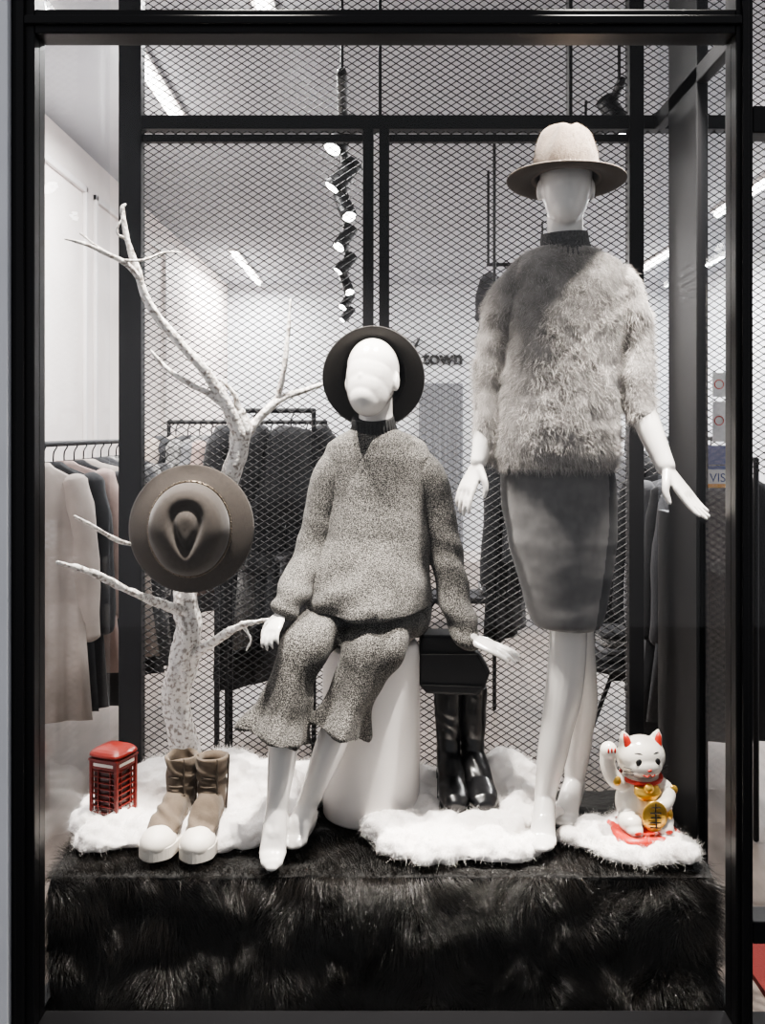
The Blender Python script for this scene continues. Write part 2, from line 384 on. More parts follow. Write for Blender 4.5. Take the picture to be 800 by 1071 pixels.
def hand(b, w, d, n, side, s=1.0, curl=0.22, splay=1.0):
    d = Vector(d).normalized(); n = Vector(n); n = (n-d*n.dot(d)).normalized(); sv = d.cross(n)*side
    rg = []
    for t, lw, th in ((-.02, .020, .016), (0, .021, .015), (.02, .027, .014), (.05, .034, .013), (.08, .036, .0115), (.092, .032, .008)):
        rg.append((w+d*t*s, sv*lw*s, n*th*s))
    b.loft(rg, 20)
    for i, L in enumerate((.070, .080, .074, .058)):
        base = w+(d*.082+sv*(.0275-.0185*i))*s
        fd = (d+sv*(.10-.07*i)*splay).normalized(); p = base; pts = [p-fd*.02*s, p]; ang = 0
        cc = curl*(1+0.12*i)
        for k, q in enumerate((.46, .31, .23)):
            ang += cc*(0.5+0.5*k)
            p = p+(fd*math.cos(ang)+n*math.sin(ang))*L*q*s; pts.append(p)
        b.tube(pts, [.0088*s, .0084*s, .0076*s, .0068*s, .0052*s], ref=n, seg=10, sub=3)
    td = (d*.78+sv*.55+n*.25).normalized(); p0 = w+(d*.018+sv*.020)*s
    b.tube([p0, p0+td*.032*s+sv*.006*s, p0+(td*.058+n*.004)*s, p0+(td*.06+d*.022+n*.010)*s], [.0125*s, .0105*s, .0090*s, .0065*s], ref=n, seg=10, sub=3)

XREF = Vector((1, 0, 0))
def leg(b, pts, rad):
    b.tube(pts, rad, ref=XREF, seg=20, sub=5)
def foot(b, ankle, toe, ball, heel, w=0.036):
    b.tube([ankle, heel*0.55+ankle*0.45, ball*0.55+ankle*0.45], [(.034, .027), (.036, .027), (.030, .030)], ref=XREF, seg=16)
    b.tube([heel, heel*0.45+ball*0.55, ball, ball*0.35+toe*0.65, toe], [(.021, .022), (.019, .026), (.017, w), (.013, w*0.85), (.008, w*0.5)], ref=XREF, seg=18)
    b.tube([ankle, ankle*0.45+ball*0.55+Vector((0, 0, .006)), ball], [(.028, .026), (.024, .029), (.015, .033)], ref=XREF, seg=16)

# --- standing
b = MB()
hs = at(592, 194, 2.44); Rs = frame3((0.02, 0.0, 1), (-0.12, -1, 0.0))
head(b, hs, Rs, 0.97, 0.7)
b.tube([hs+Vector((0, .012, -.04)), at(591, 245, 2.455), at(592, 275, 2.46)], [.047, .046, .060], seg=20)
b.tube([at(592, 272, 2.46), at(592, 300, 2.46), at(592, 360, 2.45), at(590, 430, 2.45), at(588, 500, 2.45), at(587, 530, 2.45)], [(.08, .05), (.145, .07), (.12, .085), (.095, .075), (.118, .080), (.115, .080)], seg=24)
leg(b, [at(574, 525, 2.46), at(586, 600, 2.44), at(594, 658, 2.425), at(590, 720, 2.43), at(580, 775, 2.43), at(570, 832, 2.43)], [.068, .056, .047, .048, .040, .027])
leg(b, [at(604, 525, 2.46), at(602, 600, 2.46), at(602, 660, 2.47), at(606, 730, 2.525), at(604, 770, 2.545), at(601, 815, 2.565)], [.068, .055, .047, .048, .040, .027])
foot(b, at(570, 836, 2.43), at(566, 888, 2.285), at(567, 879, 2.335), at(570, 845, 2.46))
foot(b, at(601, 816, 2.565), at(585, 861, 2.43), at(591, 856, 2.475), at(602, 826, 2.60))
b.tube([at(545, 290, 2.46), at(526, 345, 2.48), at(515, 400, 2.49), at(509, 440, 2.45), at(501, 482, 2.40)], [.038, .034, .032, .030, .022], seg=18)
b.tube([at(642, 290, 2.46), at(656, 345, 2.47), at(662, 395, 2.46), at(676, 440, 2.40), at(696, 488, 2.33)], [.038, .034, .034, .033, .024], seg=18)
hand(b, at(500, 484, 2.40), at(480, 532, 2.38)-at(500, 484, 2.40), Vector((0.7, 0.5, -0.1)), 1, 0.86, curl=0.16, splay=0.5)
hand(b, at(697, 490, 2.33), at(731, 536, 2.27)-at(697, 490, 2.33), Vector((-0.55, 0.5, -0.45)), -1, 0.97, curl=-0.08, splay=0.15)
man1 = b.build('mannequin', M['white']); remesh(man1, 0.0034, 5)

# --- seated
b = MB()
hq = at(388, 395, 2.52); Rq = frame3((0.08, 0.26, 1), (-0.36, -1, 0.25))
head(b, hq, Rq, 0.98, 0.8)
b.tube([hq+Vector((.008, .02, -.04)), at(393, 430, 2.57), at(393, 465, 2.59)], [.048, .046, .055], seg=20)
b.tube([at(393, 462, 2.59), at(393, 485, 2.59), at(393, 540, 2.58), at(390, 590, 2.6), at(390, 630, 2.61)], [(.08, .05), (.115, .060), (.105, .07), (.10, .08), (.13, .085)], seg=24)
leg(b, [at(364, 642, 2.60), at(345, 654, 2.50), at(320, 672, 2.405), at(308, 708, 2.375), at(299, 760, 2.36), at(289, 848, 2.325)], [.050, .048, .044, .044, .040, .026])
leg(b, [at(412, 642, 2.60), at(402, 654, 2.51), at(387, 674, 2.415), at(370, 712, 2.40), at(350, 768, 2.40), at(320, 845, 2.385)], [.050, .048, .044, .044, .040, .026])
foot(b, at(289, 849, 2.325), at(284, 908, 2.225), at(285, 893, 2.26), at(291, 868, 2.345), w=0.032)
foot(b, at(320, 846, 2.385), at(303, 885, 2.30), at(308, 878, 2.325), at(322, 860, 2.415), w=0.032)
b.tube([at(355, 490, 2.59), at(338, 535, 2.575), at(322, 585, 2.54), at(309, 612, 2.45), at(296, 638, 2.385)], [.032, .028, .026, .025, .021], seg=18)
b.tube([at(436, 490, 2.59), at(454, 540, 2.60), at(465, 590, 2.59), at(478, 635, 2.54), at(492, 668, 2.49)], [.032, .028, .026, .025, .021], seg=18)
hand(b, at(294, 642, 2.38), Vector((-0.22, -0.55, -0.40)), Vector((0.2, 0.2, -1)), -1, 0.68, curl=0.4, splay=0.3)
hand(b, at(493, 669, 2.49), at(528, 682, 2.45)-at(493, 669, 2.49), Vector((0.1, 0.15, -1)), 1, 0.84, curl=0.12, splay=0.4)
man2 = b.build('mannequin', M['white']); remesh(man2, 0.0034, 5)

# ------------------------------------------------------------------ plinth
b = MB(); c = Vector((-0.030, 2.585, 0)); rg = []
for z, r in ((PZ, .128), (PZ+.006, .131), (PZ+.05, .131), (.765, .131), (.80, .129), (.811, .123), (.815, .112)):
    rg.append((Vector((c.x, c.y, z)), Vector((r, 0, 0)), Vector((0, r, 0))))
b.loft(rg, 64); b.build('display_plinth', M['plinth'])

# ------------------------------------------------------------------ fuzzy sweater (standing)
def ring(px, py, d, hw, dep, rake=0):
    c = at(px, py, d); return (c, Vector((hw*d/1000, 0, 0)), Vector((0, dep, rake)))
sw = empty('fuzzy_sweater', at(588, 380, 2.45))
M['mohair'] = hairmat('mohair', (0.28, 0.262, 0.248), (0.70, 0.66, 0.63), 0.8, 0.2)
b = MB()
b.loft([ring(592, 258, 2.46, 27, .058), ring(592, 264, 2.46, 40, .068), ring(593, 274, 2.46, 56, .082), ring(592, 295, 2.455, 62, .10), ring(589, 340, 2.45, 60, .120), ring(584, 400, 2.445, 61, .132), ring(582, 445, 2.44, 64, .142), ring(581, 468, 2.44, 66, .140), ring(581, 484, 2.44, 63, .128), ring(581, 490, 2.44, 59, .119)], 40, ex=0.92)
o = b.build('body', M['mohairbase'], sw); remesh(o, 0.007, 6)
displace(o, lambda p, n: 0.005*fb(p, 8)+0.002*noise.noise(p*32))
hair('mohair_fibres', o, 44000, 0.018, 0.00034, M['mohair'], wn=0.42, wd=(0, -0.05, -0.6), wf=0.55, fs=38, grav=0.2, seed=21, parent=sw, jit=0.24)
b = MB()
b.tube([at(558, 284, 2.46), at(534, 312, 2.465), at(519, 360, 2.47), at(514, 405, 2.465), at(512, 445, 2.44), at(510, 472, 2.42)], [.050, .058, .052, .046, .040, .031], seg=24, sub=5)
b.tube([at(630, 284, 2.46), at(651, 310, 2.46), at(661, 350, 2.465), at(662, 388, 2.45), at(666, 416, 2.425), at(671, 432, 2.405)], [.050, .058, .054, .051, .045, .036], seg=24, sub=5)
o = b.build('sleeves', M['mohairbase'], sw); remesh(o, 0.007, 5)
displace(o, lambda p, n: 0.004*fb(p, 9)+0.003*math.sin(p.z*55+5*noise.noise(p*5)))
hair('mohair_fibres', o, 25000, 0.018, 0.00034, M['mohair'], wn=0.42, wd=(0, -0.05, -0.6), wf=0.55, fs=38, grav=0.2, seed=22, parent=sw, jit=0.24)
def collar(name, pts, rads, m_, parent, k=34, amp=0.03):
    b = MB(); b.tube(pts, rads, seg=136, sub=5, rip=lambda u, t: 1+amp*math.cos(k*t), round_=False)
    return b.build(name, m_, parent)
collar('collar', [at(590, 244, 2.455), at(590.5, 254, 2.457), at(591, 263, 2.46), at(591, 272, 2.46)], [(.058, .057), (.061, .060), (.066, .066), (.074, .074)], M['collarG'], sw)

# skirt
sk = empty('pencil_skirt', at(588, 570, 2.45)); b = MB()
b.loft([ring(582, 470, 2.45, 56, .108), ring(583, 500, 2.45, 60, .112), ring(585, 530, 2.45, 60, .114), ring(588, 565, 2.44, 57, .114), ring(590, 600, 2.44, 50, .110), ring(591, 635, 2.44, 41, .105), ring(592, 650, 2.44, 36, .101), ring(592, 654, 2.44, 34, .098)], 48, ex=0.95)
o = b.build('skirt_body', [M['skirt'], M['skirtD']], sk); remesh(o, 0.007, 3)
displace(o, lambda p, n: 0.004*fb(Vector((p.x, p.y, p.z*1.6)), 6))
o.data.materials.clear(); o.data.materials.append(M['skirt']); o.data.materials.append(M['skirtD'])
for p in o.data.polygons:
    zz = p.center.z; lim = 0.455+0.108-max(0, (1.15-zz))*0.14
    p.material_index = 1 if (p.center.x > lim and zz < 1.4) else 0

# ------------------------------------------------------------------ seated knit sweater + trousers
ks = empty('knit_sweater', at(392, 540, 2.58)); b = MB()
b.loft([ring(391, 449, 2.59, 24, .058), ring(392, 455, 2.59, 38, .066), ring(393, 463, 2.59, 51, .079), ring(394, 478, 2.59, 58, .094), ring(394, 520, 2.585, 55, .108), ring(393, 560, 2.575, 57, .120), ring(388, 590, 2.56, 63, .148, .01), ring(385, 606, 2.55, 66, .172, .015), ring(384, 618, 2.545, 67, .184, .02), ring(384, 628, 2.545, 66, .186, .02), ring(384, 630, 2.545, 60, .172, .02)], 48, rip=lambda u, t: 1+0.035*max(0, u-.5)*2*math.sin(7*t+1)+.02*max(0, u-.5)*2*math.sin(13*t))
o = b.build('body', M['knit'], ks); remesh(o, 0.005, 2)
def foldk(p, n):
    low = max(0, min(1, (1.30-p.z)*3))
    return 0.005*fb(p, 5, 2)+0.004*low*math.sin((p.z*0.9+abs(p.x+.02)*0.9)*48+4*noise.noise(p*5))
displace(o, foldk)
M['fuzzk'] = hairmat('knit_fuzz', (0.010, 0.010, 0.010), (0.28, 0.262, 0.24), 0.8, 0.2)
kf = dict(wn=0.7, wd=(0, 0, -0.2), wf=0.3, fs=60, grav=0.1, K=3, jit=0.5)
hair('knit_fuzz', o, 5000, 0.004, 0.00026, M['fuzzk'], seed=31, parent=ks, **kf)
b = MB()
b.tube([at(364, 476, 2.59), at(346, 500, 2.575), at(335, 545, 2.56), at(323, 585, 2.53), at(310, 612, 2.455), at(299, 634, 2.395)], [.046, .052, .047, .046, .044, .036], seg=28, sub=5)
b.tube([at(422, 476, 2.59), at(446, 500, 2.585), at(459, 545, 2.585), at(468, 590, 2.575), at(478, 635, 2.54), at(489, 668, 2.50)], [.046, .055, .049, .047, .044, .035], seg=28, sub=5)
o = b.build('sleeves', M['knit'], ks); remesh(o, 0.0055, 3)
displace(o, lambda p, n: 0.0035*fb(p, 8, 2)+0.0045*math.sin(p.z*75+p.x*40+5*noise.noise(p*6))*max(0, min(1, (1.2-p.z)*4)))
hair('knit_fuzz', o, 3000, 0.004, 0.00026, M['fuzzk'], seed=33, parent=ks, **kf)
collar('collar', [at(390, 436, 2.568), at(390.5, 444, 2.575), at(391, 452, 2.585), at(392, 461, 2.59)], [(.055, .055), (.058, .058), (.064, .064), (.074, .072)], M['knitD'], ks)

tr = empty('wide_leg_trousers', at(355, 680, 2.45)); b = MB()
rip = lambda u, t: 1+max(0, u-0.5)*0.30*math.sin(4*t+0.6)+max(0, u-0.6)*0.14*math.sin(9*t)
b.tube([at(366, 642, 2.62), at(345, 653, 2.50), at(321, 672, 2.395), at(306, 705, 2.37), at(297, 738, 2.37), at(288, 769, 2.365)], [(.060, .083), (.059, .076), (.058, .066), (.056, .054), (.070, .064), (.098, .086)], ref=XREF, seg=72, sub=7, rip=rip, round_=False)
b.tube([at(414, 642, 2.62), at(404, 653, 2.52), at(390, 674, 2.41), at(377, 705, 2.395), at(366, 732, 2.395), at(355, 764, 2.39)], [(.060, .088), (.060, .086), (.060, .080), (.062, .066), (.070, .060), (.094, .070)], ref=XREF, seg=72, sub=7, rip=rip, round_=False)
b.tube([at(350, 642, 2.62), at(390, 641, 2.62), at(430, 642, 2.62)], [(.060, .085)]*3, seg=24)
o = b.build('trousers_body', M['knit'], tr); remesh(o, 0.005, 1)
displace(o, lambda p, n: 0.004*fb(Vector((p.x*1.4, p.y, p.z*0.8)), 7, 2)+0.005*math.sin((p.x-0.35*p.z)*70+3*noise.noise(p*4)))
hair('knit_fuzz', o, 4000, 0.004, 0.00026, M['fuzzk'], seed=32, parent=tr, **kf)

# ------------------------------------------------------------------ hats
def hat(name, c, axis, front, RB, RC, RT, H, mats, curl=0.012, dent=0.018, pinch=0.12, oval=1.08, drop=0.0, band=None, td=0.68, dw=0.40, fd=0.018):
    e = empty(name, c); R = frame3(axis, front); S = 96
    prof = []
    for i in range(1, 23): prof.append(('t', i/22))
    for i in range(1, 13): prof.append(('s', i/12))
    for i in range(1, 15): prof.append(('b', i/14))
    v = []; f = []; mi = []
    def P(kind, u, th):
        ct, st = math.cos(th), math.sin(th)   # front = -y
        fr = max(0, -st)
        if kind == 't':
            r = RT*u; z = H-0.020*u**4
        elif kind == 's':
            w = u; r = RT+(RC-RT)*w**0.7+0.006*math.sin(w*math.pi); z = (H-0.020)*(1-w)-0.003*math.sin(w*math.pi)
        else:
            r = RC+(RB-RC)*u; z = 0.004-0.010*math.sin(u*math.pi*0.8)+curl*u**3*(0.4+0.9*abs(ct))-drop*u*(st*st)
        x, y = r*ct, r*st*oval if kind != 'b' else r*st*(oval*(1-u)+1.02*u)
        if kind in 'ts':
            hh = max(0, z/H)
            for sx in (1, -1):
                dx, dy = x-sx*RC*0.75, y+RC*0.55
                g = math.exp(-(dx*dx+dy*dy)/(0.03**2))*hh
                x -= sx*pinch*0.16*g
            yy = y-0.004; wx = RT*0.36*(1.0+0.6*yy/RT); q = math.sqrt((x/max(wx, 0.008))**2+(yy/(RT*td))**2)
            z -= dent*math.exp(-((q-1)/dw)**2)*hh**3 + dent*0.2*math.exp(-(q/0.8)**2)*hh**3
            z -= fd*fr*hh*(r/RC)
        return c+R@Vector((x, y, z))
    v.append(c+R@Vector((0, 0, H-dent*0.25)))
    for kd, u in prof:
        for j in range(S): v.append(P(kd, u, 2*math.pi*j/S))
    for j in range(S): f.append((0, 1+j, 1+(j+1) % S)); mi.append(0)
    for i in range(len(prof)-1):
        for j in range(S):
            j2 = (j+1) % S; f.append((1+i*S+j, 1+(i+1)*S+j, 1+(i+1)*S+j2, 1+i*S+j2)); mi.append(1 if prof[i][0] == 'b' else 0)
    me = bpy.data.meshes.new(name+'_felt'); me.from_pydata([tuple(q) for q in v], [], f)
    for m_ in mats: me.materials.append(m_)
    me.polygons.foreach_set('material_index', mi); me.polygons.foreach_set('use_smooth', [True]*len(f)); me.update()
    o = link(bpy.data.objects.new('felt', me)); par(o, e)
    so = o.modifiers.new('s', 'SOLIDIFY'); so.thickness = 0.003; so.offset = -1
    applym(o)
    if band:
        b = MB(); S2 = 90
        pts = [c+R@Vector(((RC+0.003)*math.cos(t), (RC+0.003)*oval*math.sin(t), 0.012)) for t in [2*math.pi*j/S2 for j in range(S2+1)]]
        b.tube(pts, [0.0026]*len(pts), ref=R@Vector((0, 0, 1)), seg=8, sub=1)
        for j in range(0, S2):
            t = 2*math.pi*j/S2
            b.ell(c+R@Vector(((RC+0.005)*math.cos(t), (RC+0.005)*oval*math.sin(t), 0.013+0.0025*(-1)**j)), (0.0024, 0.0024, 0.0024), seg=8, ring=6)
        b.build('chain_band', band, e)
    return e, o
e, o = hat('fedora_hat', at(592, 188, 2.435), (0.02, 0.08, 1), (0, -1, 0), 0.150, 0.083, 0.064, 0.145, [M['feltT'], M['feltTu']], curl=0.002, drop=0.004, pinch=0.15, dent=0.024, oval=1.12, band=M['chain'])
M['hatfz'] = hairmat('hat_fuzz', (0.12, 0.09, 0.068), (0.23, 0.18, 0.14), 0.8, 0.2)
zb = at(592, 182, 2.435).z
hair('felt_fuzz', o, 9000, 0.006, 0.0003, M['hatfz'], wn=0.7, wd=(0, 0, -0.1), wf=0.3, fs=60, seed=41, parent=e, K=3, jit=0.5, filt=lambda c, n: c[:, 2] > zb+0.02)
hat('fedora_hat', at(391, 393, 2.575), (0.03, 0.90, 0.30), (0, -0.3, 1), 0.137, 0.086, 0.070, 0.11, [M['felt'], M['felt']], curl=-0.020, dent=0.015)
hat('fedora_hat', at(199, 553, 2.52), (0.06, -1, 0.04), (0.0, 0.02, -1), 0.166, 0.104, 0.088, 0.098, [M['feltB'], M['feltB']], curl=-0.020, dent=0.018, pinch=0.06, oval=1.16, band=M['chain'], td=0.62, dw=0.30, fd=0.006)

# ------------------------------------------------------------------ white tree
b = MB()
def branch(pts, rads, sub=6, seg=14, rough=0.06):
    P = [at(*p) for p in pts]; 
    b.tube(P, rads, seg=seg, sub=sub, rip=lambda u, t: 1+rough*math.sin(3*t+u*17)+rough*0.8*math.sin(5*t-u*41)+rough*0.6*math.sin(u*60+t))
branch([(198, 815, 2.66), (192, 770, 2.66), (184, 735, 2.66), (190, 695, 2.65), (197, 655, 2.64), (194, 615, 2.64), (208, 570, 2.64), (232, 520, 2.64), (247, 480, 2.63), (253, 452, 2.62), (250, 432, 2.6)], [.044, .038, .036, .040, .034, .032, .028, .026, .026, .028, .018], sub=12, seg=36, rough=0.08)
branch([(252, 455, 2.61), (238, 425, 2.58), (214, 388, 2.54), (180, 350, 2.48), (156, 318, 2.44), (144, 285, 2.42), (133, 250, 2.40), (128, 220, 2.40), (131, 214, 2.40)], [.022, .018, .014, .012, .011, .0095, .007, .0055, .003])
branch([(148, 295, 2.43), (132, 276, 2.38), (105, 262, 2.32), (85, 254, 2.28), (68, 250, 2.26)], [.008, .0065, .0055, .004, .0022], seg=10)
branch([(106, 262, 2.32), (94, 252, 2.31), (84, 244, 2.31)], [.004, .003, .002], seg=8)
branch([(128, 272, 2.37), (150, 272, 2.38), (172, 264, 2.39), (189, 264, 2.4)], [.004, .0035, .003, .0018], seg=8)
branch([(132, 250, 2.4), (122, 243, 2.38), (128, 228, 2.38)], [.004, .003, .002], seg=8)
branch([(240, 430, 2.585), (222, 414, 2.56), (196, 400, 2.53), (175, 386, 2.52), (158, 367, 2.50)], [.011, .009, .008, .0065, .004], seg=10)
branch([(253, 460, 2.61), (272, 436, 2.63), (296, 416, 2.64), (320, 408, 2.66), (342, 400, 2.67)], [.016, .012, .010, .008, .004])
branch([(290, 420, 2.64), (297, 385, 2.62), (301, 350, 2.62), (304, 314, 2.62)], [.009, .0075, .006, .004], seg=10)
branch([(250, 440, 2.6), (246, 415, 2.58), (232, 398, 2.56)], [.012, .008, .004], seg=10)
branch([(196, 640, 2.63), (170, 632, 2.56), (140, 620, 2.46), (105, 603, 2.36), (80, 594, 2.30), (60, 588, 2.24)], [.018, .012, .010, .009, .007, .004])
branch([(195, 690, 2.65), (222, 672, 2.6), (250, 655, 2.54), (270, 650, 2.50), (288, 648, 2.48)], [.018, .012, .009, .007, .004])
branch([(196, 600, 2.63), (160, 575, 2.60), (125, 566, 2.50), (100, 552, 2.38), (78, 540, 2.3)], [.009, .007, .006, .005, .003], seg=10)
branch([(254, 655, 2.535), (262, 668, 2.53), (258, 680, 2.53)], [.005, .004, .002], seg=8)
o = b.build('white_tree', M['tree']); displace(o, lambda p, n: 0.0045*noise.noise(Vector((p.x, p.y, p.z*.5))*80)*min(1, max(.3, (1.3-p.z)*3))+0.002*noise.noise(p*25))

# ------------------------------------------------------------------ shoes
def ankle_boot(name, c, yaw, H, mats, kind):
    """c = centre under heel (world), toe points to -Y rotated by yaw"""
    e = empty(name, c); Rz = Matrix.Rotation(yaw, 3, 'Z')
    W = lambda x, y, z: c+Rz@Vector((x, y, z))
    X_, Z_ = Rz@Vector((1, 0, 0)), Vector((0, 0, 1)); Y_ = Rz@Vector((0, 1, 0))
    b = MB(); heel = kind == 'heel'
    hl = 0.045 if heel else 0.022
    secs = [(.035, .018, .022), (.02, .030, .040), (-.03, .034, .045), (-.08, .037, .040), (-.12, .040, .032), (-.16, .040, .026), (-.19, .034, .022), (-.208, .020, .014)] if heel else \
           [(.035, .020, .024), (.02, .032, .042), (-.03, .035, .048), (-.08, .037, .042), (-.12, .038, .032), (-.15, .035, .022), (-.18, .028, .014), (-.19, .018, .008)]
    rg = []
    for y, hw, hh in secs:
        base = hl if y > -0.05 else max(0.010 if heel else 0.022, hl-(hl-0.010)*(-0.05-y)/0.06 if heel else hl)
        rg.append((W(0, y, base+hh), X_*hw, Z_*hh))
    b.loft(rg, 28)
    sh = []
    zs = [hl+.02, hl+.06, hl+.10, H*0.62, H*0.82, H] if heel else [hl+.02, hl+.05, hl+.075, H*0.66, H*0.84, H]
    for k, z in enumerate(zs):
        dy = -0.018+0.010*min(1, (z-hl)/0.1); rx = [.034, .033, .033, .037, .040, .042][k]; ry = [.055, .052, .045, .045, .047, .049][k]
        sh.append((W(0, dy, z), X_*rx, Y_*ry))
    sh.append((W(0, -0.008, H+0.001), X_*(sh[-1][1].length-.004), Y_*(sh[-1][2].length-.004)))
    sh.append((W(0, -0.008, H-0.006), X_*(sh[-2][1].length-.009), Y_*(sh[-2][2].length-.009)))
    sh.append((W(0, -0.008, H-0.06), X_*.025, Y_*.03))
    b.loft(sh, 32)
    o = b.build('upper', mats[0], e); remesh(o, 0.0034, 4)
    amp = 0.0028 if not heel else 0.0008
    displace(o, lambda p, n: (amp*math.sin(p.z*130+p.x*80+7*noise.noise(p*12)) if p.z > PZ+.06 else 0) + amp*0.8*noise.noise(p*28))
    b = MB(); out = [(.040, .0), (.034, .022), (.01, .033), (-.03, .034), (-.08, .038), (-.12, .0425), (-.16, .042), (-.19, .034), (-.212, .0)]
    k = 1.03 if not heel else 1.0
    pl = [(hw*k, y) for y, hw in out]+[(-hw*k, y) for y, hw in reversed(out[1:-1])]
    def slab(poly, z0f, z1f, mi=0):
        n = len(poly); s0 = len(b.v)
        for (x, y) in poly: b.v.append(W(x, y, z0f(y)))
        for (x, y) in poly: b.v.append(W(x, y, z1f(y)))
        b.f.append(tuple(s0+i for i in range(n))); b.m.append(mi); b.f.append(tuple(s0+n+i for i in reversed(range(n)))); b.m.append(mi)
        for i in range(n):
            j = (i+1) % n; b.f.append((s0+i, s0+n+i, s0+n+j, s0+j)); b.m.append(mi)
    def dens(pl):
        q = []; n = len(pl)
        for i in range(n):
            p0, p1, p2, p3 = [Vector((*pl[(i+k_) % n], 0)) for k_ in (-1, 0, 1, 2)]
            for t in (0, .25, .5, .75): r = cr(p0, p1, p2, p3, t); q.append((r.x, r.y))
        return q
    pl = dens(pl)
    if heel:
        zb = lambda y: 0.002 if y < -0.11 else 0.002+(hl-0.006)*min(1, (y+0.11)/0.06)
        slab(pl, zb, lambda y: zb(y)+0.009)
        hp = [(x, y) for x, y in pl if y > -0.022]; slab(hp, lambda y: 0.0, lambda y: hl+0.002)
    else:
        slab(pl, lambda y: 0.0, lambda y: 0.030)
    b.build('sole', mats[1], e, smooth=False, bevel=0.002)
    if not heel:
        b = MB(); b.ell(W(0, -.158, .030), (.042, .054, .036), Rz, 32, 18)
        b.build('toe_cap', mats[1], e)
        b = MB()
        for i in range(4):
            z = 0.080+0.020*i; y = -.070+.006*i
            b.tube([W(-.024, y+.014, z), W(-.008, y-.002, z+.004), W(.008, y-.002, z+.004), W(.024, y+.014, z+.002)], [.0026]*4, ref=Z_, seg=8)
        b.tube([W(.018, -.054, .065), W(.022, -.050, .11), W(.022, -.050, H)], [.0025]*3, seg=8)
        b.tube([W(.036, -.01, .05), W(.040, -.01, .11), W(.043, -.008, H)], [.0025]*3, seg=8)
        b.build('laces', M['lace'], e)
    else:
        b = MB(); b.tube([W(-.0, .044, H-.01), W(0, .052, H+.012), W(0, .044, H+.018)], [(.009, .002)]*3, seg=8)
        b.build('pull_tab', mats[0], e)
    return e
ankle_boot('high_top_sneaker', Vector((-.514, 2.465, PZ+.008)), math.radians(-10), .190, [M['suede'], M['rubber']], 'sneak')
ankle_boot('high_top_sneaker', Vector((-.436, 2.46, PZ+.008)), math.radians(-3), .190, [M['suede'], M['rubber']], 'sneak')
ankle_boot('leather_ankle_boot', Vector((.182, 2.65, PZ+.04)), math.radians(2), .285, [M['leather'], M['leather']], 'heel')
ankle_boot('leather_ankle_boot', Vector((.248, 2.655, PZ+.04)), math.radians(5), .285, [M['leather'], M['leather']], 'heel')

# ------------------------------------------------------------------ handbag
hb = empty('handbag', at(476, 703, 2.56)); b = MB()
poly = [(440, 664), (474, 664), (500, 682), (513, 702), (506, 721), (497, 727), (446, 725), (438, 716)]
n = len(poly)
for d in (2.56, 2.66):
    for (x, y) in poly: q = at(x, y, 2.57); b.v.append(Vector((q.x, d, q.z)))
b.f.append(tuple(reversed(range(n)))); b.m.append(0); b.f.append(tuple(n+i for i in range(n))); b.m.append(0)
for i in range(n): j = (i+1) % n; b.f.append((i, j, n+j, n+i)); b.m.append(0)
b.build('bag_body', M['bagl'], hb, smooth=False, bevel=0.008)
b = MB()
for (x0, y0, x1, y1) in ((441, 684, 500, 684), (500, 684, 510, 702), (442, 716, 503, 718)):
    b.tube([at(x0, y0, 2.558), at(x1, y1, 2.558)], [.0022]*2, seg=6)
b.build('piping', M['leather'], hb)
b = MB(); b.tube([at(444, 668, 2.60), at(446, 645, 2.60), at(458, 628, 2.60), at(470, 645, 2.60), at(476, 668, 2.60)], [(.0035, .002)]*5, seg=8, sub=6); b.build('strap', M['bagl'], hb)

# ------------------------------------------------------------------ telephone box
pb = empty('red_telephone_box', (-.690, 2.46, PZ)); Rp = Matrix.Translation((-.692, 2.46, PZ+.03)) @ Matrix.Rotation(math.radians(-22), 4, 'Z') @ Matrix.Diagonal((.84, .84, 1.0, 1))
b = MB(); w = .046
b.box((-w-.004, -w-.004, 0), (w+.004, w+.004, .014), 0, Rp)
b.box((-w+.006, -w+.006, .014), (w-.006, w-.006, .155), 1, Rp)
for sx in (-1, 1):
    for sy in (-1, 1):
        b.box((sx*w-.005, sy*w-.005, .01), (sx*w+.005, sy*w+.005, .160), 0, Rp)
for k in range(4):
    Q = Rp @ Matrix.Rotation(k*math.pi/2, 4, 'Z')
    b.box((-w, -w-.001, .012), (w, -w+.006, .030), 0, Q)
    for i in range(1, 8): b.box((-w, -w-.001, .028+.0148*i), (w, -w+.005, .031+.0148*i), 0, Q)
    for x in (-.022, .022): b.box((x-.0018, -w-.001, .028), (x+.0018, -w+.005, .140), 0, Q)
    b.box((-w, -w-.003, .138), (w, -w+.006, .160), 0, Q); b.box((-w+.010, -w-.0045, .146), (w-.010, -w-.002, .154), 2, Q)
b.box((-w-.007, -w-.007, .159), (w+.007, w+.007, .165), 0, Rp)
b.box((-w, -w, .165), (w, w, .172), 0, Rp)
rg = []
for i in range(6):
    a = i/5*math.pi/2*0.8; r = (w-.002)*math.cos(a)*1.35; rg.append((Rp@Vector((0, 0, .172+.022*math.sin(a)/math.sin(math.pi*0.4))), (Rp.to_3x3()@Vector((r, 0, 0))), (Rp.to_3x3()@Vector((0, r, 0)))))
b.loft(rg, 32, ex=0.45)
b.build('box_body', [M['red'], M['redglass'], M['rubber']], pb, smooth=False, bevel=0.0012)

